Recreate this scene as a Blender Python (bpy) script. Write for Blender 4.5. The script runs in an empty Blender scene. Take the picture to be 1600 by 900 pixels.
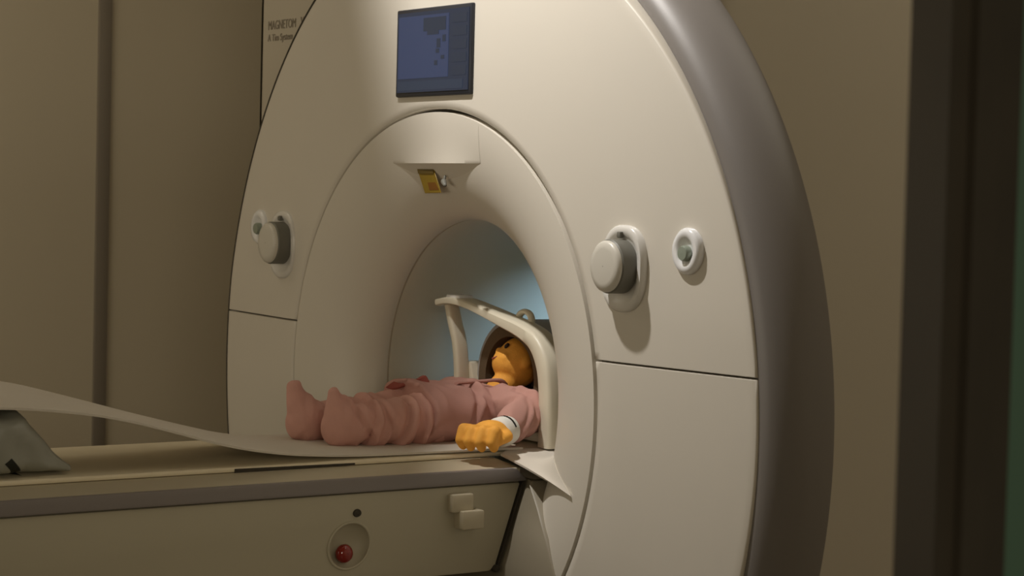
import bpy, bmesh, math, random
from mathutils import Vector, Matrix, noise
random.seed(4)
PI = math.pi
H = 1.06                      # height of the bore axis above the floor; shapes below are given from the axis
SC = bpy.context.scene
COL = SC.collection

# ------------------------------------------------------------------ camera
CAM = (3.6485, -2.3115, 0.4114)
yaw, pitch, roll = 0.966116, 0.044498, 0.025278
f = Vector((-math.sin(yaw)*math.cos(pitch), math.cos(yaw)*math.cos(pitch), -math.sin(pitch)))
r0 = Vector((math.cos(yaw), math.sin(yaw), 0)); u0 = r0.cross(f)
rv = r0*math.cos(roll) + u0*math.sin(roll); uv = -r0*math.sin(roll) + u0*math.cos(roll)
cd = bpy.data.cameras.new('camera'); cam = bpy.data.objects.new('camera', cd); COL.objects.link(cam)
cd.sensor_width = 36; cd.lens = 3216.25/1600*36; cd.clip_start = 0.05
cam.matrix_world = Matrix(((rv.x, uv.x, -f.x, CAM[0]), (rv.y, uv.y, -f.y, CAM[1]), (rv.z, uv.z, -f.z, CAM[2]+H), (0, 0, 0, 1)))
cd.dof.use_dof = True; cd.dof.focus_distance = 4.15; cd.dof.aperture_fstop = 7.0
SC.camera = cam

# ------------------------------------------------------------------ light and exposure
SC.view_settings.view_transform = 'Standard'; SC.view_settings.look = 'None'
SC.view_settings.gamma = 1.0; SC.view_settings.use_curve_mapping = False
SC.view_settings.exposure = 0.0
w = bpy.data.worlds.new('world'); SC.world = w; w.use_nodes = True
w.node_tree.nodes['Background'].inputs[0].default_value = (0.95, 1.0, 0.85, 1)
w.node_tree.nodes['Background'].inputs[1].default_value = 0.05

def aim(o, at):
    o.rotation_euler = (Vector(at) - Vector(o.location)).to_track_quat('-Z', 'Y').to_euler()

def spot(name, loc, at, power, color, angle, blend, size):
    l = bpy.data.lights.new(name, 'SPOT'); l.energy = power; l.color = color
    l.spot_size = math.radians(angle); l.spot_blend = blend; l.shadow_soft_size = size
    o = bpy.data.objects.new(name, l); COL.objects.link(o)
    o.location = (loc[0], loc[1], loc[2]+H); aim(o, (at[0], at[1], at[2]+H)); return o

def area(name, loc, at, power, color, sx, sy):
    l = bpy.data.lights.new(name, 'AREA'); l.shape = 'RECTANGLE'; l.size = sx; l.size_y = sy
    l.energy = power; l.color = color
    o = bpy.data.objects.new(name, l); COL.objects.link(o)
    o.location = (loc[0], loc[1], loc[2]+H); aim(o, (at[0], at[1], at[2]+H)); return o

LAMP = (0.22, -0.74, 1.88)
spot('ceiling_spotlight', LAMP, (0.60, 0.0, 0.35), 122, (1.0, 0.955, 0.90), 92, 0.3, 0.03)
area('front_fill_light', (-0.3, -3.2, 0.35), (-0.3, 0, 0.15), 11, (1.0, 0.89, 0.70), 2.2, 0.9)  # added fill for the scanner face; no window is built there
area('left_wall_fill', (-1.9, -1.0, 2.0), (-2.2, -0.6, 0), 12, (1.0, 0.88, 0.68), 1.6, 2.4)  # added fill that brightens the left wall
area('body_side_fill', (1.5, 0.9, 2.0), (1.3, 0.9, 0), 7, (1.0, 0.90, 0.72), 1.0, 1.6)  # added fill for the right side of the body
area('doorway_fill', (4.6, -2.3, 0.7), (0.2, -0.6, -0.1), 18, (1.0, 0.87, 0.66), 1.0, 0.9)  # added fill shining in through the doorway, without a fixture
spot('bore_lamp', (0.18, 1.0, 0.26), (-0.345, 0.68, 0.13), 23.0, (0.42, 0.70, 1.0), 53, 1.0, 0.03)

# ------------------------------------------------------------------ materials
def mat(name, rgb, rough=0.5, metal=0.0, bump=0.0, bscale=200.0, var=0.0, vscale=6.0, emit=None, estr=1.0, coat=0.0, spec=0.5):
    m = bpy.data.materials.new(name); m.use_nodes = True; nt = m.node_tree
    b = nt.nodes['Principled BSDF']
    b.inputs['Base Color'].default_value = (*rgb, 1); b.inputs['Roughness'].default_value = rough
    b.inputs['Metallic'].default_value = metal; b.inputs['Coat Weight'].default_value = coat
    b.inputs['Specular IOR Level'].default_value = spec
    tc = nt.nodes.new('ShaderNodeTexCoord')
    if var > 0:
        n = nt.nodes.new('ShaderNodeTexNoise'); n.inputs['Scale'].default_value = vscale; n.inputs['Detail'].default_value = 4
        nt.links.new(tc.outputs['Object'], n.inputs['Vector'])
        mx = nt.nodes.new('ShaderNodeMix'); mx.data_type = 'RGBA'
        mx.inputs[6].default_value = (*[c*(1-var) for c in rgb], 1); mx.inputs[7].default_value = (*[min(1, c*(1+var)) for c in rgb], 1)
        nt.links.new(n.outputs['Fac'], mx.inputs[0]); nt.links.new(mx.outputs[2], b.inputs['Base Color'])
    if bump > 0:
        n2 = nt.nodes.new('ShaderNodeTexNoise'); n2.inputs['Scale'].default_value = bscale; n2.inputs['Detail'].default_value = 3
        nt.links.new(tc.outputs['Object'], n2.inputs['Vector'])
        bp = nt.nodes.new('ShaderNodeBump'); bp.inputs['Strength'].default_value = bump; bp.inputs['Distance'].default_value = 0.002
        nt.links.new(n2.outputs['Fac'], bp.inputs['Height']); nt.links.new(bp.outputs['Normal'], b.inputs['Normal'])
    if emit:
        b.inputs['Emission Color'].default_value = (*emit, 1); b.inputs['Emission Strength'].default_value = estr
    return m

M = {}
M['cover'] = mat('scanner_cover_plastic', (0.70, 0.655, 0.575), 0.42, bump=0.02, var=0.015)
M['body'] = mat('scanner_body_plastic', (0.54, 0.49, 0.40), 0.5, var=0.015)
M['flare'] = mat('bore_funnel_plastic', (0.70, 0.655, 0.575), 0.42)
M['liner'] = mat('bore_liner_plastic', (0.70, 0.64, 0.52), 0.5)
M['band'] = mat('grey_band_plastic', (0.20, 0.182, 0.168), 0.42, bump=0.02)
M['seam'] = mat('dark_seam_gap', (0.05, 0.042, 0.03), 0.9)
M['whitep'] = mat('white_gloss_plastic', (0.86, 0.86, 0.87), 0.2, coat=0.4)
M['plate'] = mat('cream_plate_plastic', (0.76, 0.74, 0.70), 0.25, coat=0.3)
M['knob'] = mat('beige_knob_plastic', (0.66, 0.63, 0.56), 0.35)
M['knobside'] = mat('knob_grip_rubber', (0.17, 0.165, 0.14), 0.5)
M['greybtn'] = mat('grey_green_button', (0.28, 0.32, 0.26), 0.4)
M['bezel'] = mat('dark_bezel', (0.02, 0.022, 0.03), 0.35)
M['scr'] = mat('screen_ground', (0.01, 0.012, 0.02), 0.3, emit=(0.017, 0.024, 0.042))
M['scrmain'] = mat('screen_window', (0.01, 0.012, 0.02), 0.3, emit=(0.030, 0.043, 0.092), var=0.0)
M['scrdark'] = mat('screen_shade', (0.01, 0.012, 0.02), 0.3, emit=(0.018, 0.025, 0.040))
M['scrbar'] = mat('screen_bar', (0.01, 0.012, 0.02), 0.3, emit=(0.022, 0.032, 0.052))
M['text'] = mat('dark_lettering', (0.25, 0.215, 0.165), 0.6)
M['tag'] = mat('yellow_warning_tag', (0.25, 0.16, 0.012), 0.45, var=0.15, vscale=60)
M['tagdark'] = mat('dark_tag_top', (0.12, 0.08, 0.015), 0.5)
M['orangeink'] = mat('orange_tag_print', (0.20, 0.08, 0.008), 0.5)
M['wall'] = mat('painted_wall', (0.68, 0.61, 0.475), 0.7, bump=0.03, bscale=80, var=0.02, vscale=3)
M['strip'] = mat('wall_joint_strip', (0.27, 0.235, 0.19), 0.6)
M['floor'] = mat('vinyl_floor', (0.34, 0.30, 0.24), 0.45, var=0.08, vscale=12)
M['ceil'] = mat('ceiling_paint', (0.72, 0.68, 0.58), 0.8)
M['jamb'] = mat('dark_door_frame', (0.045, 0.035, 0.022), 0.55, var=0.25, vscale=9)
M['green'] = mat('green_wall_paint', (0.085, 0.15, 0.10), 0.6, var=0.04)
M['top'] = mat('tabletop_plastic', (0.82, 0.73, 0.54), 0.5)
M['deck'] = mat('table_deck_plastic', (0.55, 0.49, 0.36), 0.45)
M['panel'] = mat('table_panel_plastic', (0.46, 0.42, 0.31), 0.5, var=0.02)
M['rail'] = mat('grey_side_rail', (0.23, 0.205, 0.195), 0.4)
M['base'] = mat('shaded_base_plastic', (0.28, 0.245, 0.18), 0.5)  # darkened so the docking cover carries the table's shadow in its colour
M['red'] = mat('red_button', (0.24, 0.010, 0.006), 0.15, coat=0.6)
M['sheet'] = mat('white_sheet_cloth', (0.66, 0.61, 0.53), 0.85, bump=0.12, bscale=500)
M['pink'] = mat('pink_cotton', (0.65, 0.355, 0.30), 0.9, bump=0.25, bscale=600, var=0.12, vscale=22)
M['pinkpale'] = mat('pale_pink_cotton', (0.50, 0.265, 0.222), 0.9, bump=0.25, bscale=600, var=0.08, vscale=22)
M['pinkdark'] = mat('deep_pink_lining', (0.33, 0.085, 0.065), 0.9, bump=0.2, bscale=600)
M['skin'] = mat('orange_doll_skin', (0.86, 0.40, 0.055), 0.75, bump=0.3, bscale=300, var=0.15, vscale=45)
M['hair'] = mat('dark_doll_hair', (0.022, 0.010, 0.008), 0.65, bump=0.6, bscale=160)
M['white'] = mat('white_fabric_band', (0.78, 0.76, 0.70), 0.8, bump=0.1)
M['ink'] = mat('black_print', (0.03, 0.03, 0.028), 0.6)
M['coil'] = mat('coil_plastic', (0.72, 0.665, 0.53), 0.4)
M['coilgrey'] = mat('coil_grey_plastic', (0.36, 0.345, 0.34), 0.45)
M['foam'] = mat('dark_brown_foam', (0.12, 0.08, 0.042), 0.95, bump=0.3, bscale=250)
M['bag'] = mat('grey_bag_film', (0.30, 0.30, 0.255), 0.38, bump=0.15, bscale=60, var=0.10, vscale=14)
M['bagmark'] = mat('black_bag_mark', (0.04, 0.042, 0.032), 0.5)
M['mirror'] = mat('grey_cushion', (0.5, 0.48, 0.43), 0.7)

# ------------------------------------------------------------------ helpers
def root(name, label, cat, loc):
    o = bpy.data.objects.new(name, None); COL.objects.link(o)
    o.location = (loc[0], loc[1], loc[2]); o.empty_display_size = 0.1
    o['label'] = label; o['category'] = cat
    return o

def base_of(o):
    v = Vector((0, 0, 0))
    while o is not None:
        v += Vector(o.location); o = o.parent
    return v

def obj(name, bm, m, parent=None, smooth=True, sharp=35, lift=True):
    """bm in axis coordinates -> one mesh object (lifted by H), under parent"""
    off = Vector((0, 0, H if lift else 0)) - base_of(parent)
    bmesh.ops.translate(bm, verts=bm.verts, vec=off)
    me = bpy.data.meshes.new(name)
    if smooth:
        for fc in bm.faces: fc.smooth = True
        lim = math.radians(sharp)
        for e in bm.edges:
            if len(e.link_faces) == 2 and e.calc_face_angle(0) > lim: e.smooth = False
    bm.to_mesh(me); bm.free()
    me.materials.append(m)
    o = bpy.data.objects.new(name, me); COL.objects.link(o)
    if parent is not None: o.parent = parent
    return o

def struct(o):
    o['kind'] = 'structure'; return o

def box(bm, a, b, bev=0.0, seg=2):
    r = bmesh.ops.create_cube(bm, size=1.0); vs = r['verts']
    c = [(a[i]+b[i])/2 for i in range(3)]; s = [abs(b[i]-a[i]) for i in range(3)]
    for v in vs: v.co = Vector((c[0]+v.co.x*s[0], c[1]+v.co.y*s[1], c[2]+v.co.z*s[2]))
    if bev > 0:
        es = list({e for v in vs for e in v.link_edges})
        bmesh.ops.bevel(bm, geom=es, offset=bev, segments=seg, affect='EDGES', profile=0.5)
    return bm

def grid(bm, rows, closed_u=False, closed_v=False, flip=False):
    V = [[bm.verts.new(p) for p in row] for row in rows]
    nr, nc = len(V), len(V[0])
    for i in range(nr if closed_u else nr-1):
        for j in range(nc if closed_v else nc-1):
            q = [V[i][j], V[i][(j+1) % nc], V[(i+1) % nr][(j+1) % nc], V[(i+1) % nr][j]]
            bm.faces.new(q[::-1] if flip else q)
    return V

def lathe_y(bm, prof, n=128, c=(0, 0), closed=False, squash=1.0):
    """profile of (r, y) turned about the y axis through (cx, cz)"""
    rows = []
    for k in range(n):
        t = 2*PI*k/n
        rows.append([(c[0]+r*math.cos(t), y, c[1]+squash*r*math.sin(t)) for r, y in prof])
    V = grid(bm, rows, closed_u=True, closed_v=closed)
    bmesh.ops.remove_doubles(bm, verts=bm.verts, dist=1e-6)
    return V

def lathe_axis(bm, prof, origin, axis, n=32, sx=1.0, sy=1.0):
    ax = Vector(axis).normalized(); ref = Vector((0, 0, 1)) if abs(ax.z) < 0.9 else Vector((0, 1, 0))
    a = ref.cross(ax).normalized(); b = ax.cross(a)
    rows = [[Vector(origin) + a*(sx*r*math.cos(2*PI*k/n)) + b*(sy*r*math.sin(2*PI*k/n)) + ax*h for r, h in prof] for k in range(n)]
    grid(bm, rows, closed_u=True)
    bmesh.ops.remove_doubles(bm, verts=bm.verts, dist=1e-6)
    bmesh.ops.recalc_face_normals(bm, faces=bm.faces)

def prism(bm, pts, depth_vec, bev=0.0, seg=2):
    d = Vector(depth_vec)
    A = [bm.verts.new(p) for p in pts]; B = [bm.verts.new(Vector(p)+d) for p in pts]
    n = len(pts); fs = [bm.faces.new(A), bm.faces.new(B[::-1])]
    for i in range(n): fs.append(bm.faces.new((A[i], B[i], B[(i+1) % n], A[(i+1) % n])))
    bmesh.ops.recalc_face_normals(bm, faces=fs)
    if bev > 0:
        es = list({e for fc in fs for e in fc.edges})
        bmesh.ops.bevel(bm, geom=es, offset=bev, segments=seg, affect='EDGES', profile=0.5)
    return bm

def smooth_path(pts, n=8):
    P = [Vector(p) for p in pts]; out = []
    for i in range(len(P)-1):
        p0 = P[max(0, i-1)]; p1 = P[i]; p2 = P[i+1]; p3 = P[min(len(P)-1, i+2)]
        for k in range(n):
            t = k/n
            out.append(0.5*((2*p1)+(-p0+p2)*t+(2*p0-5*p1+4*p2-p3)*t*t+(-p0+3*p1-3*p2+p3)*t**3))
    out.append(P[-1]); return out

def strap(bm, path, side, half_side, half_thick, rnd=0.4):
    """sweep of a rounded rectangle: side = fixed direction of its width"""
    S = Vector(side).normalized(); rows = []
    for i, p in enumerate(path):
        a = path[max(0, i-1)]; b = path[min(len(path)-1, i+1)]
        t = (b-a).normalized(); nrm = t.cross(S).normalized()
        hs = half_side[i] if isinstance(half_side, list) else half_side
        ht = half_thick[i] if isinstance(half_thick, list) else half_thick
        row = []
        for k in range(16):
            q = 2*PI*k/16; cx = math.cos(q); cy = math.sin(q)
            ex = math.copysign(abs(cx)**rnd, cx); ey = math.copysign(abs(cy)**rnd, cy)
            row.append(p + S*(hs*ex) + nrm*(ht*ey))
        rows.append(row)
    V = grid(bm, rows, closed_v=True)
    bm.faces.new(V[0][::-1]); bm.faces.new(V[-1])
    bmesh.ops.recalc_face_normals(bm, faces=bm.faces)

def capsule(bm, a, b, ra, rb, flat=1.0, n=20):
    """closed tapered limb between two joints"""
    a = Vector(a); b = Vector(b); d = b-a; L = max(d.length, 1e-5); t = d/L
    ref = Vector((0, 0, 1)) if abs(t.z) < 0.9 else Vector((1, 0, 0))
    s = t.cross(ref).normalized(); q = s.cross(t)
    rows = []
    m = 6
    for i in range(m+1):
        g = PI/2*(1-i/m); rows.append((a - t*(ra*math.sin(g)), ra*math.cos(g)))
    for i in range(m+1):
        g = PI/2*i/m; rows.append((b + t*(rb*math.sin(g)), rb*math.cos(g)))
    R = [[c + (s*math.cos(2*PI*k/n) + q*(flat*math.sin(2*PI*k/n)))*max(r, 1e-4) for k in range(n)] for c, r in rows]
    V = grid(bm, R, closed_v=True)
    bm.faces.new(V[0][::-1]); bm.faces.new(V[-1])

def ellipsoid(bm, c, rad, axes=None, n=24):
    r = bmesh.ops.create_uvsphere(bm, u_segments=n, v_segments=n//2, radius=1.0)
    A = axes or (Vector((1, 0, 0)), Vector((0, 1, 0)), Vector((0, 0, 1)))
    for v in r['verts']:
        p = v.co.copy(); v.co = Vector(c) + A[0]*(p.x*rad[0]) + A[1]*(p.y*rad[1]) + A[2]*(p.z*rad[2])

def fuse(bm, voxel=0.004, it=6, fac=0.5):
    """melt overlapping closed shapes into one continuous surface"""
    bmesh.ops.recalc_face_normals(bm, faces=bm.faces)
    me = bpy.data.meshes.new('tmp'); bm.to_mesh(me); bm.free()
    o = bpy.data.objects.new('tmp', me); COL.objects.link(o)
    md = o.modifiers.new('r', 'REMESH'); md.mode = 'VOXEL'; md.voxel_size = voxel
    sm = o.modifiers.new('s', 'SMOOTH'); sm.factor = fac; sm.iterations = it
    dg = bpy.context.evaluated_depsgraph_get(); ev = o.evaluated_get(dg)
    me2 = bpy.data.meshes.new_from_object(ev)
    out = bmesh.new(); out.from_mesh(me2)
    bpy.data.objects.remove(o); bpy.data.meshes.remove(me); bpy.data.meshes.remove(me2)
    return out

def cut(bm, cutter):
    """bm minus cutter"""
    A = bpy.data.meshes.new('a'); bm.to_mesh(A); bm.free(); B = bpy.data.meshes.new('b'); cutter.to_mesh(B); cutter.free()
    oa = bpy.data.objects.new('a', A); ob = bpy.data.objects.new('b', B); COL.objects.link(oa); COL.objects.link(ob)
    md = oa.modifiers.new('b', 'BOOLEAN'); md.operation = 'DIFFERENCE'; md.object = ob; md.solver = 'EXACT'
    dg = bpy.context.evaluated_depsgraph_get()
    me = bpy.data.meshes.new_from_object(oa.evaluated_get(dg)); out = bmesh.new(); out.from_mesh(me)
    bpy.data.objects.remove(oa); bpy.data.objects.remove(ob)
    return out

# ------------------------------------------------------------------ the room
XL, XR, YF, YB, ZC = -2.4, 2.30, -3.3, 2.7, 2.05
ZF = -H
b = bmesh.new(); box(b, (XL-.15, YF-.15, ZF-.1), (5.2, YB+.15, ZF)); struct(obj('floor', b, M['floor'], smooth=False))
b = bmesh.new(); box(b, (XL-.15, YF-.15, ZC), (XR+.15, YB+.15, ZC+.1)); struct(obj('ceiling', b, M['ceil'], smooth=False))
b = bmesh.new(); box(b, (XL-.15, YF-.15, ZF), (XL, YB+.15, ZC)); struct(obj('wall_left', b, M['wall'], smooth=False))
b = bmesh.new(); box(b, (XL, YB, ZF), (XR+.15, YB+.15, ZC)); struct(obj('wall_back', b, M['wall'], smooth=False))
b = bmesh.new(); box(b, (XL, YF-.15, ZF), (XR+.15, YF, ZC)); struct(obj('wall_front', b, M['wall'], smooth=False))
# wall with the doorway the room is seen through
DY0, DY1 = -2.35, -0.90
b = bmesh.new()
box(b, (XR, DY1, ZF), (XR+.11, YB, ZC)); box(b, (XR, YF, ZF), (XR+.11, DY0, ZC)); box(b, (XR, DY0, 1.12), (XR+.11, DY1, ZC))
struct(obj('wall_right', b, M['wall'], smooth=False))
b = bmesh.new()
box(b, (XR+.11, -.970, ZF), (XR+.15, YB, ZC)); box(b, (XR+.11, YF, ZF), (XR+.15, DY0, ZC)); box(b, (XR+.11, DY0, 1.12), (XR+.15, DY1, ZC))
struct(obj('wall_corridor', b, M['green'], smooth=False))
d = bpy.data.objects.new('door_1', None); COL.objects.link(d); d.location = (XR+.15, -1.05, 0); d['kind'] = 'structure'
b = bmesh.new()
prism(b, [(2.40, -1.046, ZF), (2.452, -1.052, ZF), (2.452, -1.030, ZF), (2.462, -1.030, ZF), (2.462, -1.000, ZF), (2.455, -0.992, ZF), (2.455, -0.969, ZF), (2.44, -0.965, ZF), (2.40, -0.9, ZF)], (0, 0, 2.18))
obj('door_jamb', b, M['jamb'], d, smooth=False)
b = bmesh.new(); box(b, (2.40, -2.35, ZF), (2.462, -2.26, 1.12)); obj('door_jamb', b, M['jamb'], d, smooth=False)
b = bmesh.new(); box(b, (2.40, -2.35, 1.06), (2.462, -0.966, 1.16)); obj('door_head', b, M['jamb'], d, smooth=False)
# vertical joint strip on the left wall
b = bmesh.new(); box(b, (XL-.002, .275, ZF), (XL+.012, .318, ZC), 0.003); struct(obj('trim_1', b, M['strip']))
b = bmesh.new(); box(b, (XL, YF, ZF), (XL+.012, .275, ZF+.1)); box(b, (XL, .318, ZF), (XL+.012, YB, ZF+.1)); struct(obj('baseboard_left', b, M['strip'], smooth=False))

# ------------------------------------------------------------------ the scanner
S = root('mri_scanner', 'large cream medical scanner with round bore, dark grey rim and blue display', 'scanner', (0, 0.7, 0))
RI, RO, SEAM = 0.592, 0.997, 0.109

def face_y(x, z):
    xc = 0.64 if z < .2 else 0.64 - (z-.2)*0.22
    q = max(0.0, abs(x)-xc)
    return 0.002 + 0.092*q + 0.012*max(0, math.hypot(x, z)-.93)

def cover(name, t0, t1):
    nr, nt = 26, 110
    rows = []
    def pt(r, th, dy=0): 
        x, z = r*math.cos(th), r*math.sin(th); return (x, face_y(x, z)+dy, z)
    for j in range(nt+1):
        row = []
        for i in range(nr+1):
            r = RI + (RO-RI)*i/nr
            a, c = t0(r), t1(r); th = a + (c-a)*j/nt
            row.append(pt(r, th))
        # rounded edges towards inner and outer rim
        thi = t0(RI) + (t1(RI)-t0(RI))*j/nt; tho = t0(RO)+(t1(RO)-t0(RO))*j/nt
        row = [pt(RI-.0025, thi, .03), pt(RI-.0015, thi, .0022)] + row + [pt(RO+.0028, tho, .0012), pt(RO+.0038, tho, .0045), pt(RO+.0038, tho, .03)]
        rows.append(row)
    def skirt(row, nxt):
        out = []
        for p, q in zip(row, nxt):
            dv = (Vector(p)-Vector(q)); dv.y = 0; dv = dv.normalized()*0.001
            out.append((p[0]+dv.x, p[1]+.002, p[2]+dv.z))
        return [[(p[0], p[1]+.025, p[2]) for p in out], out]
    rows = skirt(rows[0], rows[1]) + rows + skirt(rows[-1], rows[-2])[::-1]
    bm = bmesh.new(); grid(bm, rows); bmesh.ops.recalc_face_normals(bm, faces=bm.faces)
    return obj(name, bm, M['cover'], S, sharp=60)

g = 0.0028
cover('upper_cover', lambda r: math.asin((SEAM+g)/r), lambda r: PI-math.asin((SEAM+g)/r))
cover('lower_cover', lambda r: PI-math.asin((SEAM-g)/r), lambda r: 2*PI+math.asin((SEAM-g)/r))
b = bmesh.new(); lathe_y(b, [(RI-.02, .022), (.80, .030), (RO-.002, .05)], 160); obj('seam_backing', b, M['seam'], S)
b = bmesh.new(); rows = []
for k in range(121):
    t = PI*.47+PI*1.06*k/120; c_, s_ = math.cos(t), math.sin(t); y = face_y(RO*c_, RO*s_)
    rows.append([(r_*c_, y+h_, r_*s_) for r_, h_ in ((RO+.001, .006), (RO+.0105, .002), (RO+.0120, .004), (RO+.0120, .03))])
grid(b, rows); bmesh.ops.recalc_face_normals(b, faces=b.faces); obj('edge_gasket', b, M['seam'], S)
# dark grey rim that flares behind the cover
b = bmesh.new()
lathe_y(b, [(RO-.03, .06), (RO+.001, .042), (RO+.004, .0400), (1.012, .0412), (1.025, .046), (1.040, .057), (1.055, .075), (1.066, .098), (1.073, .12), (1.0755, .140), (1.074, .147), (1.05, .152), (1.0, .152)], 200)
bmesh.ops.recalc_face_normals(b, faces=b.faces); obj('grey_rim', b, M['band'], S, sharp=50)
# bore funnel: bell mouth from the ring seam to the bore
A_, B_ = .223, .118
def flare_y(r):
    s = min(1, max(0, (RI-.009-r)/A_)); return B_ - B_*math.sqrt(max(0, 1-s*s))
prof = [(RI-.0085, .04), (RI-.0085, .004)]
for k in range(41):
    t = PI/2*k/40; prof.append((RI-.009-A_*math.sin(t), B_-B_*math.cos(t)))
b = bmesh.new(); lathe_y(b, prof, 180); bmesh.ops.recalc_face_normals(b, faces=b.faces)
for fc in b.faces: fc.normal_flip()
FUN = obj('bore_funnel', b, M['flare'], S, sharp=60)
RB = RI-.009-A_
b = bmesh.new(); lathe_y(b, [(RB+.004, B_+.001), (RB+.004, B_+.004), (RB+.0005, B_+.0055), (RB+.0005, .80), (RB+.0005, 1.25), (RB+.03, 1.34)], 128)
obj('bore_liner', b, M['liner'], S, sharp=25)
b = bmesh.new(); lathe_y(b, [(RB+.012, B_-.02), (RB+.012, B_+.03)], 128); obj('bore_seam_gap', b, M['seam'], S)
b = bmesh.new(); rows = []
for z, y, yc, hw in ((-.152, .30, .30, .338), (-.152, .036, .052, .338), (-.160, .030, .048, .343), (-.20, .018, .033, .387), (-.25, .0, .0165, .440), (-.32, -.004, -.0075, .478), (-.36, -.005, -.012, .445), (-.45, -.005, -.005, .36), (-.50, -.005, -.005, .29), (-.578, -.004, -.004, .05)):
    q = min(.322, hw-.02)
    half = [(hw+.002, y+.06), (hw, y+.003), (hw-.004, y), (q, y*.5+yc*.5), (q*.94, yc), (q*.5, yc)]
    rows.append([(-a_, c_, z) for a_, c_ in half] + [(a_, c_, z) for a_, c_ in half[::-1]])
grid(b, rows); bmesh.ops.recalc_face_normals(b, faces=b.faces); obj('shaded_docking_cover', b, M['base'], S, sharp=40)  # side edge follows the table's shadow, dark colour stands in for that shade
b = bmesh.new(); rows = []
for y in (.05, .5, 1.25): rows.append([(x, y, -.150) for x in (-.327, -.1, .1, .327)])
grid(b, rows); obj('bore_bed', b, M['liner'], S)
# body shell behind the cover
W, CR, WR_ = 1.105, .05, .72
def outline(off):
    pts = []; cr = .22
    pts.append((W-off, -H+.001)); cq = .06
    for k in range(13):
        a = PI/2*k/12; pts.append((W-cq+(cq-off)*math.cos(a), 1.10-cq+(cq-off)*math.sin(a)))
    for k in range(13):
        a = PI/2+PI/2*k/12; pts.append((-(W-cr)+(cr-off)*math.cos(a), 1.10-cr+(cr-off)*math.sin(a)))
    pts.append((-W+off, -H+.001))
    return [(x-(W-WR_)*max(0, x)/W, z) for x, z in pts]
b = bmesh.new(); rows = []
for k in range(7):
    a = PI/2*k/6; rows.append([(x, .155+CR*(1-math.sin(a)), z) for x, z in outline(CR*(1-math.cos(a)))])
rows = rows[::-1]           # from the front edge outwards
front = [(x*0.60, .155, z*0.60 if z > 0 else z) for x, z in outline(CR)]
rows2 = [front] + [[(x, .155, z) for x, z in outline(CR)]]
rr = [front]
for k in range(7):
    a = PI/2*k/6; rr.append([(x, .155+CR*(1-math.cos(a)), z) for x, z in outline(CR*(1-math.sin(a)))])
for k in range(7):
    a = PI/2*k/6; rr.append([(x, 1.35-CR*(1-math.sin(a)), z) for x, z in outline(CR*(1-math.cos(a)))])
back = []
for x, z in outline(CR):
    t = math.atan2(z, x); back.append((.42*math.cos(t), 1.35, .42*math.sin(t)))
rr.append(back)
grid(b, rr); bmesh.ops.recalc_face_normals(b, faces=b.faces)
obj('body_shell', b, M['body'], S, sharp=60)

b = bmesh.new()
pth = [(x, z) for x, z in outline(0) if x < 0 and z > -1.0][-8:]; pth = [(x, z) for x, z in outline(0) if x < -.6]
grid(b, [[(x+.003, .168, z), (x-.0025, .172, z), (x-.0035, .19, z), (x+.002, .20, z)] for x, z in pth]); obj('body_edge_gap', b, M['seam'], S)
# display
b = bmesh.new(); box(b, (-.1475, -.006, .6165), (.1445, .01, .8025), .004); D = obj('display', b, M['bezel'], S)
b = bmesh.new(); box(b, (-.139, -.0075, .626), (.137, -.005, .794)); SCN = obj('screen', b, M['scr'], D, smooth=False)
b = bmesh.new(); box(b, (-.134, -.0083, .655), (.062, -.0074, .786)); obj('scan_window', b, M['scrmain'], SCN, smooth=False)
b = bmesh.new(); box(b, (-.134, -.0083, .630), (.118, -.0074, .649)); obj('status_bar', b, M['scrbar'], SCN, smooth=False)
b = bmesh.new()
box(b, (-.035, -.0089, .752), (.052, -.0082, .780)); box(b, (-.02, -.0089, .744), (.025, -.0082, .752)); obj('scan_image', b, M['scrdark'], SCN, smooth=False)
b = bmesh.new()
for x0, x1, z0, z1 in ((.018, .032, .716, .735), (.015, .028, .705, .714), (.04, .052, .728, .742), (.035, .048, .692, .700), (.010, .022, .68, .69)):
    box(b, (x0, -.0089, z0), (x1, -.0082, z1))
obj('menu_marks', b, M['scrdark'], SCN, smooth=False)
b = bmesh.new()
for k in range(5): box(b, (.076, -.0083, .657+k*.027), (.130, -.0074, .676+k*.027))
obj('side_menu', b, M['scrdark'], SCN, smooth=False)

# control knobs and push buttons on both sides of the bore
def control(x, z):
    y = face_y(x, z)
    b = bmesh.new(); pts = []
    for k in range(48):
        t = 2*PI*k/48; c, s = math.cos(t), math.sin(t)
        pts.append((x+.062*math.copysign(abs(c)**.8, c), y-.0005, z-.004+.080*math.copysign(abs(s)**.8, s)))
    rows = [[(x+(p[0]-x)*q, y+h, z-.004+(p[2]-z+.004)*q) for p in pts] for q, h in ((1, .012), (1, -.004), (.95, -.0085), (.80, -.0085), (.74, -.004), (.5, -.003))]
    V = grid(b, rows, closed_v=True); b.faces.new(V[-1]); bmesh.ops.recalc_face_normals(b, faces=b.faces)
    P = obj('control_plate', b, M['plate'], S, sharp=50)
    b = bmesh.new(); lathe_axis(b, [(.001, .002), (.047, .002), (.047, .034), (.044, .037), (.001, .037)], (x, y-.002, z), (0, -1, 0), 48, 1, 1.06); obj('knob_grip', b, M['knobside'], P, sharp=30)
    b = bmesh.new(); lathe_axis(b, [(.0445, .0365), (.0445, .041), (.040, .0455), (.030, .047), (.001, .047)], (x, y-.002, z), (0, -1, 0), 48, 1, 1.06); obj('knob_cap', b, M['knob'], P, sharp=50)
    b = bmesh.new(); box(b, (x-.006, y-.016, z+.052), (x+.006, y-.006, z+.064), .003); obj('indicator', b, M['knobside'], P)

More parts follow.
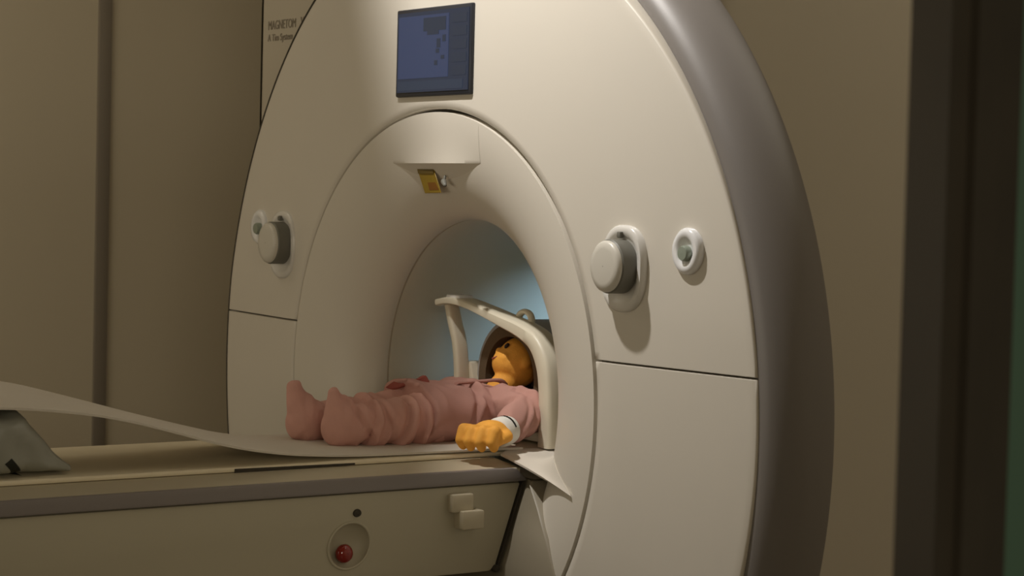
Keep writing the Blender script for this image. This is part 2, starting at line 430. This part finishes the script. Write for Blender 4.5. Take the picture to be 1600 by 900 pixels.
def push_button(x, z):
    y = face_y(x, z)
    b = bmesh.new(); lathe_axis(b, [(.038, -.012), (.038, .006), (.034, .011), (.026, .012), (.020, .008), (.016, .004), (.0005, .004)], (x, y, z), (0, -1, 0), 40, 1, 1.1)
    P = obj('button_ring', b, M['whitep'], S, sharp=50)
    b = bmesh.new(); lathe_axis(b, [(.014, .003), (.014, .013), (.012, .0165), (.0005, .017)], (x, y, z-.004), (0, -1, 0), 32); obj('push_button', b, M['greybtn'], P, sharp=50)
for s in (1, -1):
    control(s*.656, .288); push_button(s*.822 if s > 0 else -.797, .322)

# laser housing: flat-bottomed lip at the top of the funnel
b = bmesh.new(); rows = []
NX = 48; ZE, XE = .4765, .170
for i in range(NX+1):
    x = -XE + 2*XE*i/NX
    k = 1-(x/XE)**2
    zb = ZE - .034*k                       # lower edge of the slanted underside, on the funnel
    yb = flare_y(math.hypot(x, zb))
    ye = flare_y(math.hypot(x, ZE)) - .013*k**1.3 - .0004
    zt = math.sqrt(max(0.0, .578**2 - x*x))
    col = []
    for q in range(13):
        u = q/12; z = zt+(ZE-zt)*u
        col.append((x, flare_y(math.hypot(x, z)) - .0004 - .013*k**1.3*u**3, z))
    col += [(x, ye+.001, ZE-.0015), (x, yb+.0005, zb)]
    rows.append(col)
grid(b, rows); bmesh.ops.recalc_face_normals(b, faces=b.faces); obj('laser_housing', b, M['flare'], S, sharp=30)
b = bmesh.new(); prism(b, [(-.078, .013, .463), (-.012, .013, .463), (.008, .019, .415), (-.055, .019, .413)], (0, -.002, 0), .0006, 1); TG = obj('warning_tag', b, M['tag'], S)
b = bmesh.new(); prism(b, [(-.076, .0105, .464), (-.013, .0105, .464), (-.013, .0115, .455), (-.074, .0115, .455)], (0, -.001, 0)); obj('tag_clip', b, M['tagdark'], TG)
b = bmesh.new(); prism(b, [(-.040, .0145, .436), (-.010, .0145, .437), (.002, .0168, .421), (-.036, .0168, .420)], (0, -.001, 0)); obj('tag_print', b, M['orangeink'], TG)
b = bmesh.new(); capsule(b, (.024, .016, .449), (.024, .013, .438), .003, .003, n=12); capsule(b, (.024, .013, .438), (.034, .010, .431), .0065, .004, n=12); obj('locating_pin', b, M['knobside'], S)

# lettering on the body, partly hidden by the rim
def lettering(txt, x, z, size, bold, parent, squeeze=1.0):
    c = bpy.data.curves.new('t', 'FONT'); c.body = txt; c.size = size; c.extrude = .0008; c.offset = bold
    o = bpy.data.objects.new('t', c); COL.objects.link(o)
    dg = bpy.context.evaluated_depsgraph_get(); me = bpy.data.meshes.new_from_object(o.evaluated_get(dg))
    bm = bmesh.new(); bm.from_mesh(me); bpy.data.objects.remove(o)
    for v in bm.verts: v.co = Vector((x+v.co.x*squeeze, .1545-v.co.z, z+v.co.y))
    return obj('lettering', bm, M['text'], parent, smooth=False)
lettering('MAGNETOM', -1.040, .818, .0325, 0.0, S, 0.80)
lettering('Verio', -.868, .818, .0325, 0.0012, S, 0.85)
lettering('A Tim System', -1.040, .789, .025, 0.0, S, .93)

# ------------------------------------------------------------------ patient table
T = root('patient_table', 'long cream patient table with grey side rails sliding into the round bore', 'table', (0, -1.0, 0))
Y0 = -2.15
b = bmesh.new(); prism(b, [(-.3, Y0, -.129), (-.205, Y0, -.1195), (.205, Y0, -.1195), (.3, Y0, -.129), (.3, Y0, -.15), (-.3, Y0, -.15)], (0, 2.185, 0), .002, 1); obj('table_deck', b, M['deck'], T)
b = bmesh.new(); box(b, (-.2, Y0+.02, -.1190), (.2, 1.10, -.1085), .004); obj('tabletop', b, M['top'], T)
for s in (1, -1):
    b = bmesh.new(); a, c = sorted((s*.293, s*.3065))
    pts = [(a, Y0-.01, -.1555), (a, .047, -.1555), (a, .041, -.146), (a, .022, -.130), (a, .01, -.1275), (a, Y0-.01, -.1275)]
    prism(b, pts, (c-a, 0, 0), .003, 2); obj('side_rail', b, M['rail'], T)
b = bmesh.new(); prism(b, [(.20, -.55, -.1205), (.20, -.55, -.112), (.20, -.29, -.1145), (.20, -.29, -.1175)], (.0015, 0, 0)); obj('board_gap_shade', b, M['seam'], T, smooth=False)  # flat dark strip standing in for shade in the gap under the board
# pedestal box with the slanted end and a recess for the stop button
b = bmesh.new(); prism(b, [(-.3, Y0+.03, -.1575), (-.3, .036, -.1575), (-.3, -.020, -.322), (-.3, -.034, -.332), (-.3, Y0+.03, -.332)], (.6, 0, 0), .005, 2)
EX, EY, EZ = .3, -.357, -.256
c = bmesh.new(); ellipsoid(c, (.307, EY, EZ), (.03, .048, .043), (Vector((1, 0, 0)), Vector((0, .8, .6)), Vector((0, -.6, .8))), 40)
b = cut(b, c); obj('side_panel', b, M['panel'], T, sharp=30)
b = bmesh.new(); prism(b, [(.29, .0372, -.157), (.29, .0420, -.157), (.29, -.0143, -.324), (.29, -.0190, -.324)], (.0135, 0, 0)); obj('end_gap_shade', b, M['seam'], T, smooth=False)  # dark strip painted in for the shaded gap at the panel end
b = bmesh.new(); lathe_axis(b, [(.0005, .012), (.006, .011), (.008, .006), (.008, 0)], (.296, -.020, -.327), (1, 0, 0), 20); obj('corner_stud', b, M['seam'], T)
b = bmesh.new(); rows = []
for k in range(48):
    t = 2*PI*k/48; u, v = .047*math.cos(t), .0425*math.sin(t); row = []
    for q in range(8):
        p = 2*PI*q/8; rr_ = 1+.06*math.cos(p)
        yy, zz = u*rr_, v*rr_
        row.append((.3005+.0026*math.sin(p), EY+.8*yy-.6*zz, EZ+.6*yy+.8*zz))
    rows.append(row)
grid(b, rows, True, True); bmesh.ops.recalc_face_normals(b, faces=b.faces); obj('recess_rim', b, M['panel'], T)
b = bmesh.new(); lathe_axis(b, [(.010, 0), (.010, .012), (.017, .013), (.0185, .018), (.015, .025), (.008, .0285), (.0005, .029)], (.279, EY-.008, EZ-.016), (1, 0, .05), 32); SB = obj('stop_button', b, M['red'], T, sharp=50)
b = bmesh.new(); lathe_axis(b, [(.0005, .004), (.008, .0035), (.0095, 0), (.0095, -.004)], (.2995, -.341, -.195), (1, 0, 0), 24, 1.0, .85); obj('indicator_lens', b, M['seam'], T)
b = bmesh.new(); box(b, (.295, -.137, -.207), (.318, -.087, -.171), .004); HB = obj('side_hook', b, M['deck'], T)
b = bmesh.new(); box(b, (.295, -.121, -.240), (.330, -.069, -.203), .004); obj('hook_lip', b, M['deck'], HB)
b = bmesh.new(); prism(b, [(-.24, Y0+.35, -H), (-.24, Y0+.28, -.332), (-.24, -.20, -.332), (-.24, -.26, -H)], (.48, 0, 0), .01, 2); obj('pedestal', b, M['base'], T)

# ------------------------------------------------------------------ white sheet on the table
def lerp_tab(tab, y):
    for i in range(len(tab)-1):
        if tab[i][0] <= y <= tab[i+1][0]:
            u = (y-tab[i][0])/(tab[i+1][0]-tab[i][0]); u = u*u*(3-2*u) if False else u
            return tab[i][1]+(tab[i+1][1]-tab[i][1])*u
    return tab[0][1] if y < tab[0][0] else tab[-1][1]
near = [(-1.55, .02), (-1.2, .022), (-1.0, .019), (-.94, .014), (-.81, -.006), (-.70, -.033), (-.57, -.070), (-.44, -.093), (-.30, -.1035), (-.2, -.1055), (.6, -.1055)]
far = [(-1.55, .05), (-1.2, .047), (-1.0, .043), (-.895, .036), (-.766, .0), (-.633, -.037), (-.494, -.072), (-.40, -.095), (-.3, -.1045), (-.2, -.1055), (.6, -.1055)]
b = bmesh.new(); rows = []
NY, NXS = 150, 16
for i in range(NY+1):
    y = -1.55 + i/NY*(.10+1.55)
    zn = sum(lerp_tab(near, y+d_) for d_ in (-.05, -.025, 0, .025, .05))/5; zf = sum(lerp_tab(far, y+d_) for d_ in (-.05, -.025, 0, .025, .05))/5
    xn = .205 + .012*math.sin(y*7); xf = -.12 - .08*min(1, max(0, (y+.45)/.3))
    row = []
    for j in range(NXS+1):
        u = j/NXS; x = xn+(xf-xn)*u; z = zn+(zf-zn)*u
        z += .002*math.sin(x*40+y*9)*min(1, max(0, (-y-.4)/.4))
        row.append((x, y, max(z, -.1055)))
    rows.append(row)
V = grid(b, rows)
# loose corner falling over the table end onto the funnel
L_ = smooth_path([(.20, .21, -.1052), (.205, .13, -.1054), (.208, .07, -.1054), (.235, .030, -.1085)], 5)
R_ = smooth_path([(.368, .13, -.070), (.392, .062, -.092), (.425, .026, -.108), (.519, -.0035, -.1535)], 5)
rows = []
for q, (a_, c_) in enumerate(zip(L_, R_)):
    row = []
    for k in range(15):
        u = k/14; p = a_.lerp(c_, u); w_ = 1-q/15
        p.z += -.020*w_*math.sin(PI*u) + .012*w_*max(0, u-.75)/.25 + .004*(1-w_)*math.sin(PI*u)
        row.append(p)
    rows.append(row)
grid(b, rows)
bmesh.ops.recalc_face_normals(b, faces=b.faces)
bmesh.ops.solidify(b, geom=b.faces[:], thickness=-.004)
SH = obj('white_sheet', b, M['sheet']); SH['label'] = 'long white sheet on the patient table under the doll, left end raised on a bag'; SH['category'] = 'sheet'

# ------------------------------------------------------------------ grey bag
b = bmesh.new(); rows = []
NB, MB_ = 90, 72
for i in range(NB+1):
    u = i/NB; y = -1.50 + .640*u
    top = .011
    if y > -.955: top = .011 - (.011+.0935)*((y+.955)/.095)**.85
    if y < -1.42: top = -.095 + .106*((y+1.50)/.08)**.5
    bot = -.1037; zc = (top+bot)/2; hz = max(.002, (top-bot)/2); xc, hx = .055, .145-.012*max(0, (y+.965)/.08)
    if i in (0, NB): hx *= .9
    row = []
    for k in range(MB_):
        t = 2*PI*k/MB_; c_, s_ = math.cos(t), math.sin(t)
        p = Vector((xc+hx*math.copysign(abs(c_)**.35, c_), y, zc+hz*math.copysign(abs(s_)**.42, s_)))
        q = p*1.0
        f1 = noise.noise(Vector((q.x*8, q.y*15+q.z*12, q.z*15))); f2 = noise.noise(q*36+Vector((5, 1, 2)))
        kk = .010*(1-2.2*abs(f1)) + .005*f2 + .007*math.sin(42*(q.y+.75*q.z)+5*noise.noise(q*6))
        kk *= min(1, hz/.03)
        p.x += kk*(1 if c_ > 0 else -1)*abs(c_)**.5 - .006*(c_ > 0)
        p.y += kk*.5*(u > .2)*(u < .99)
        if s_ > 0: p.z -= abs(kk)*.55
        p.z = max(p.z, -.1037); p.x = min(p.x, .2045)
        row.append(p)
    rows.append(row)
V = grid(b, rows, closed_v=True); b.faces.new(V[0]); b.faces.new(V[-1][::-1]); bmesh.ops.recalc_face_normals(b, faces=b.faces)
BG = root('plastic_bag', 'crumpled grey plastic bag on the patient table under the raised end of the sheet', 'bag', (.055, -1.2, H-.1037))
obj('bag_film', b, M['bag'], BG, sharp=80)
from mathutils.bvhtree import BVHTree
bo = bpy.context.scene.objects['bag_film']; tb = BVHTree.FromPolygons([v.co for v in bo.data.vertices], [p.vertices for p in bo.data.polygons])
b = bmesh.new(); off_ = Vector((.055, -1.2, -.1037)); rows = []
for k in range(9):
    a_ = Vector((.3, -.993+.026*k/8, -.074-.027*k/8)); row = []
    for q in (-1, 0, 1):
        h = tb.ray_cast(a_+Vector((0, .006*q, .005*q))-off_, Vector((-1, 0, 0)))[0]
        row.append((h if h else Vector((.147, a_.y+1.2, a_.z+.1037))) + off_ + Vector((.0012, 0, 0)))
    rows.append(row)
grid(b, rows); bmesh.ops.solidify(b, geom=b.faces[:], thickness=.001)
obj('bag_print', b, M['bagmark'], BG)

# ------------------------------------------------------------------ doll
ZT = -.105
DL = root('doll', 'toy doll in pink clothes lying on its back with orange face and hands', 'doll', (0, 0, H+ZT))
HC = Vector((.005, .232, .054)); CRN = Vector((0.03, .66, .75)).normalized(); SIDE = Vector((.94, -.30, .15)).normalized(); FACE = CRN.cross(SIDE).normalized()
if FACE.y > 0: FACE = -FACE
SIDE = FACE.cross(CRN).normalized()
if SIDE.x < 0: SIDE = -SIDE
def hp(s, fw, c): return HC + SIDE*s + FACE*fw + CRN*c
WR = Vector((.222, .040, -.066)); HD = Vector((.252, -.035, -.073))
def hand(bm, wr, hd, sgn):
    d = (hd-wr).normalized(); sd = Vector((0, 0, 1)).cross(d).normalized()*sgn; up = Vector((0, 0, 1))
    pc = wr + d*.044 + up*.006
    ellipsoid(bm, pc, (.037, .038, .025), (sd, d, up))
    for i, (o_, L) in enumerate(((-.031, .026), (-.0105, .033), (.0105, .031), (.031, .023))):
        a = pc + d*.024 + sd*o_ + up*.007
        k1 = a + d*(L*.60) + sd*o_*.18 + up*.004; k2 = k1 + d*(L*.40) - up*.020
        k3 = k2 - up*.013 - d*.010
        capsule(bm, a, k1, .0128, .0120, n=12); capsule(bm, k1, k2, .0120, .0110, n=12); capsule(bm, k2, k3, .0110, .0095, n=12)
    a = pc - d*.016 + sd*.026 - up*.004; k1 = a + sd*.018 + d*.018; k2 = k1 + d*.024 - sd*.004 - up*.006
    capsule(bm, a, k1, .0140, .0125, n=12); capsule(bm, k1, k2, .0125, .0100, n=12)

b = bmesh.new()
ellipsoid(b, HC, (.050, .052, .058), (SIDE, FACE, CRN)); ellipsoid(b, hp(0, .014, -.020), (.042, .040, .036), (SIDE, FACE, CRN))
ellipsoid(b, hp(0, .051, -.012), (.008, .008, .008), (SIDE, FACE, CRN))              # nose
for s in (-1, 1):
    ellipsoid(b, hp(s*.049, -.004, -.006), (.007, .011, .015), (SIDE, FACE, CRN))     # ears
    ellipsoid(b, hp(s*.022, .034, -.022), (.015, .013, .014), (SIDE, FACE, CRN))      # cheeks
capsule(b, (.0, .165, -.025), hp(0, -.005, -.035), .030, .030)
capsule(b, (0, -.01, -.05), (0, .14, -.048), .045, .050)
for s in (-1, 1):
    sh = Vector((s*.065, .150, -.035)); el = Vector((s*.155, .155, -.040))
    wr = WR if s > 0 else Vector((-.165, .04, -.075)); hd = HD if s > 0 else Vector((-.175, -.03, -.082))
    capsule(b, sh, el, .030, .026); capsule(b, el, wr, .026, .019)
    hand(b, wr, hd, s)
    hx = s*.042
    capsule(b, (hx, -.01, -.055), (hx*1.1, -.11, -.060), .034, .028); q_ = (.036, -.19, -.064) if s > 0 else (-.074, -.20, -.066); capsule(b, (hx*1.1, -.11, -.060), q_, .028, .020)
b = fuse(b, .0035, 3, .5)
zmin = ZT+.001
for v in b.verts: v.co.z = max(v.co.z, zmin)
BODY = obj('body', b, M['skin'], DL, sharp=80)
for s in (-1, 1):
    b = bmesh.new(); ellipsoid(b, hp(s*.021, .0485, .002), (.006, .004, .007), (SIDE, FACE, CRN), 16); obj('eye', b, M['hair'], DL)
b = bmesh.new(); strap(b, smooth_path([hp(-.014, .0485, -.027), hp(0, .0525, -.034), hp(.014, .0485, -.027)], 6), CRN, .002, .0015); obj('mouth', b, M['pinkdark'], DL)
# hair cap
b = bmesh.new(); bmesh.ops.create_icosphere(b, subdivisions=5, radius=1.0)
bad = []
for v in b.verts:
    p = v.co.copy()
    if p.z*.80 - p.y*.66 < .17 - .06*noise.noise(p*5): bad.append(v)
    n_ = 1+.035*noise.noise(Vector((p.x*14, p.y*5, p.z*5)))
    v.co = HC + (SIDE*(p.x*.0545) + FACE*(p.y*.0565) + CRN*(p.z*.0635))*n_
bmesh.ops.delete(b, geom=bad, context='VERTS')
bmesh.ops.solidify(b, geom=b.faces[:], thickness=.006); obj('hair', b, M['hair'], DL, sharp=80)

def wrinkle(bm, amp, sc, seed, stretch=(1, 1, 1)):
    bm.normal_update()
    for v in bm.verts:
        p = v.co
        q = Vector((p.x*stretch[0], p.y*stretch[1], p.z*stretch[2]))*sc + Vector((seed, seed*.7, 0))
        k = noise.noise(q); k2 = noise.noise(q*2.3)
        v.co = p + v.normal*(amp*((1-abs(k)*2.2)*.8 + .35*k2))
    for v in bm.verts: v.co.z = max(v.co.z, ZT+.0004)

# trousers with closed feet
b = bmesh.new()
capsule(b, (-.03, -.015, -.050), (.03, -.015, -.050), .054, .054)
LEG = {1: [(.046, -.02, -.054), (.052, -.11, -.058), (.036, -.195, -.063), (.030, -.222, -.066), (.028, -.237, .004)],
       -1: [(-.046, -.02, -.054), (-.055, -.12, -.060), (-.078, -.215, -.066), (-.082, -.245, -.066), (-.088, -.268, .006)]}
for s in (1, -1):
    q = LEG[s]
    capsule(b, q[0], q[1], .052, .047); capsule(b, q[1], q[2], .047, .041)
    capsule(b, q[2], q[3], .041, .040); capsule(b, q[3], q[4], .039, .013, flat=1.0)
    a_ = Vector(q[3]); c_ = Vector(q[4]); capsule(b, a_.lerp(c_, .2)+Vector((.012, .012, 0)), a_.lerp(c_, .9), .030, .012)
b = fuse(b, .0035, 3, .5); wrinkle(b, .006, 17, 3.1, (.8, 2.0, .55))
def folds(bm, lines, amp=.009, wd=.007):
    """pinched creases running over the limb: (y at the top, lean, z lower limit)"""
    bm.normal_update()
    for v in bm.verts:
        p = v.co; dsp = 0
        for y_, lean, x0, x1, k_ in lines:
            if x0 < p.x < x1:
                yy = y_ + lean*(p.z+.05) + .006*noise.noise(Vector((p.x*30, p.z*30, y_*50)))
                q = (p.y-yy)/wd; dsp += k_*(-math.exp(-q*q) + .75*math.exp(-((q-1.9)**2)/1.3))
        v.co = p + v.normal*(amp*dsp)
        v.co.z = max(v.co.z, ZT+.0004)
folds(b, [(-.175, .25, 0, .2, 1.0), (-.145, -.2, 0, .2, .6), (-.105, .35, 0, .2, 1.1), (-.07, .1, 0, .2, .8), (-.200, -.5, 0, .2, .5), (-.19, .3, -.2, 0, .9), (-.13, -.2, -.2, 0, .8)])
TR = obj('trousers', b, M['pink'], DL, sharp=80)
# jacket with sleeves, flared hem
b = bmesh.new()
rows = []
for i in range(25):
    u = i/24; y = -.052 + .235*u
    rx = .092 + .020*(1-u)**2 - .030*max(0, u-.75)/.25; rt = .062 + .013*(1-u)**2.5 - .018*max(0, u-.8)/.2
    row = []
    for k in range(40):
        t = 2*PI*k/40
        row.append((rx*math.cos(t), y + .012*math.sin(2*t+1)*(1-u), -.050 + rt*math.sin(t)))
    rows.append(row)
V = grid(b, rows, closed_v=True); b.faces.new(V[0][::-1]); b.faces.new(V[-1])
for s in (1, -1):
    sh = Vector((s*.062, .150, -.030)); el = Vector((s*.150, .160, -.036))
    wr = WR if s > 0 else Vector((-.165, .04, -.075))
    m_ = el.lerp(wr, .62)
    capsule(b, sh, el, .042, .043); capsule(b, el, m_, .043, .036)
b = fuse(b, .004, 3, .5); wrinkle(b, .005, 15, 8.3, (1.0, 1.3, .7)); folds(b, [(.055, .5, .0, .13, .9), (.105, -.3, .0, .10, .7), (.125, .4, .11, .25, .7), (.09, .9, .14, .27, .6)], .008)
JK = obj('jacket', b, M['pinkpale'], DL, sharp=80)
# turned-up hem fold and the front overlap
b = bmesh.new(); strap(b, smooth_path([(-.02, -.080, .012), (-.008, -.068, .009), (.006, -.052, .016), (.014, -.036, .023), (.018, -.026, .026), (.026, -.020, .010)], 6), (0.3, .6, .5), .011, .004, .7); obj('hem_fold', b, M['pinkdark'], DL)
b = bmesh.new(); strap(b, smooth_path([(.035, .175, .008), (.045, .150, .020), (.035, .11, .018), (.02, .06, .014)], 8), (.75, .2, .3), .007, .003, .6); obj('collar', b, M['pinkpale'], DL)
# white wrist band
b = bmesh.new(); dv = (HD-WR).normalized()
lathe_axis(b, [(.020, -.024), (.0285, -.024), (.031, -.010), (.031, .012), (.028, .020), (.018, .022)], WR-dv*.001, dv, 32); CF = obj('wrist_band', b, M['white'], DL, sharp=60)
b = bmesh.new()
for k in (-1, 0, 1, 2):
    lathe_axis(b, [(.0317, -.006+k*.0001), (.0317, -.002)], WR-dv*.001, dv, 32)
    break
b.free()
b = bmesh.new(); ax = dv; a1 = Vector((0, 0, 1)).cross(ax).normalized(); a2 = ax.cross(a1); rows = []
for k in range(9):
    t = math.radians(20+k*14); rows.append([WR + (a1*math.cos(t)+a2*math.sin(t))*.0322 + ax*h for h in (-.011, -.006)])
grid(b, rows); bmesh.ops.solidify(b, geom=b.faces[:], thickness=.001); obj('band_print', b, M['ink'], CF)

# ------------------------------------------------------------------ head coil
HCO = root('head_coil', 'cream open cage head coil around the doll head inside the bore', 'head coil', (0, .25, H-.1085))
YA = .172
# base tray
b = bmesh.new(); prism(b, [(-.155, .19, -.1045), (.20, .19, -.1045), (.20, .19, -.07), (.12, .19, -.085), (-.06, .19, -.085), (-.11, .19, .0), (-.125, .19, .045), (-.155, .19, .045)], (0, .24, 0), .005, 2); obj('base_tray', b, M['coil'], HCO)
# near post and top bar
path = smooth_path([(.216, YA, -.1045), (.217, YA, -.05), (.214, YA, .01), (.202, YA, .065), (.170, YA, .107), (.120, YA, .129), (.05, YA, .145), (-.03, YA, .162), (-.11, YA, .176), (-.165, YA, .178), (-.205, YA, .172)], 6)
n_ = len(path); ht = [.022 if i < n_*.3 else max(.0085, .022-.022*(i/n_-.3)*1.4) for i in range(n_)]
b = bmesh.new(); strap(b, path, (0, 1, 0), .028, ht, .45); obj('front_arch', b, M['coil'], HCO)
# far post
path = smooth_path([(-.140, YA+.004, -.1045), (-.138, YA+.004, -.03), (-.140, YA+.004, .03), (-.150, YA+.004, .085), (-.170, YA+.004, .13), (-.185, YA+.004, .168)], 6)
b = bmesh.new(); strap(b, path, (0, 1, 0), .016, [.0135-.004*i/len(path) for i in range(len(path))], .5); obj('far_post', b, M['coil'], HCO)
# small clip on the tip and buckle on the bar
b = bmesh.new(); box(b, (-.175, YA-.02, .178), (-.12, YA+.02, .192), .005); obj('tip_clip', b, M['whitep'], HCO)
b = bmesh.new(); rows = []
for k in range(24):
    t = 2*PI*k/24; row = []
    for q in range(10):
        p = 2*PI*q/10; r_ = .024+.008*math.cos(p); row.append((.078+r_*math.cos(t), YA+.02+.008*math.sin(p), .150+.75*r_*math.sin(t)))
    rows.append(row)
grid(b, rows, True, True); bmesh.ops.recalc_face_normals(b, faces=b.faces); obj('latch_ring', b, M['coil'], HCO)
# rear shell: half tube round the back of the head with dark foam inside
def halftube(r_in, r_out, y0, y1, a0, a1, cz, cx=.012, sx=1.0):
    bm = bmesh.new(); rows = []
    for k in range(41):
        t = a0+(a1-a0)*k/40; c, s = math.cos(t), math.sin(t)
        rows.append([(cx+sx*r_in*c, y0, cz+r_in*s), (cx+sx*r_out*c, y0, cz+r_out*s), (cx+sx*r_out*c, y1, cz+r_out*s), (cx+sx*r_in*c, y1, cz+r_in*s)])
    V = grid(bm, rows, closed_v=True); bm.faces.new(V[0]); bm.faces.new(V[-1][::-1])
    bmesh.ops.recalc_face_normals(bm, faces=bm.faces); return bm
obj('rear_shell', halftube(.118, .128, .203, .46, math.radians(20), math.radians(205), .018), M['coilgrey'], HCO)
obj('foam_lining', halftube(.092, .1185, .200, .45, math.radians(-35), math.radians(215), .018), M['foam'], HCO)
b = bmesh.new(); lathe_axis(b, [(.0005, 0), (.117, 0), (.117, .012), (.0005, .012)], (.012, .45, .018), (0, 1, 0), 40); obj('rear_plate', b, M['foam'], HCO)
b = bmesh.new(); ellipsoid(b, (.005, .235, -.045), (.075, .06, .038)); fz = b
for v in fz.verts: v.co.z = max(v.co.z, -.083)
obj('head_pad', fz, M['foam'], HCO)

# ------------------------------------------------------------------ ceiling spotlight with light-cutting flaps added, out of view
LM = Vector(LAMP)
SP = root('ceiling_spotlight_fixture', 'small black ceiling spotlight with added light-cutting flaps in front of the scanner', 'spotlight', (LAMP[0], LAMP[1], LAMP[2]+H))
b = bmesh.new(); lathe_axis(b, [(.0005, .139), (.03, .139), (.03, .12), (.012, .115), (.012, .06), (.055, .055), (.058, .040), (.052, .040), (.05, .05), (.0005, .05)], LM, (0, 0, 1), 32); obj('lamp_head', b, M['bezel'], SP)
def edge(t): return LM + .22*(Vector((-.17+.13*t, 0, .75-.35*t)) - LM)
e0, e1 = edge(-1.2), edge(4.5); c = (edge(1)-LM).normalized(); ed = (e1-e0).normalized(); wv = c.cross(ed).normalized()
if wv.x > 0: wv = -wv
b = bmesh.new(); prism(b, [e0, e1, e1+wv*.40, e0+wv*.40], c*-.002); obj('light_cut_flap', b, M['bezel'], SP, smooth=False)  # unseen flap added to cut the beam off the left of the scanner
e = LM + .22*Vector((0, .59, -1.98)); b = bmesh.new(); prism(b, [e+Vector((-.35, 0, 0)), e+Vector((.55, 0, 0)), e+Vector((.55, -.42, .10)), e+Vector((-.35, -.42, .10))], (0, .0005, -.002)); obj('light_cut_flap', b, M['bezel'], SP, smooth=False)  # second added flap, keeps the beam off the table
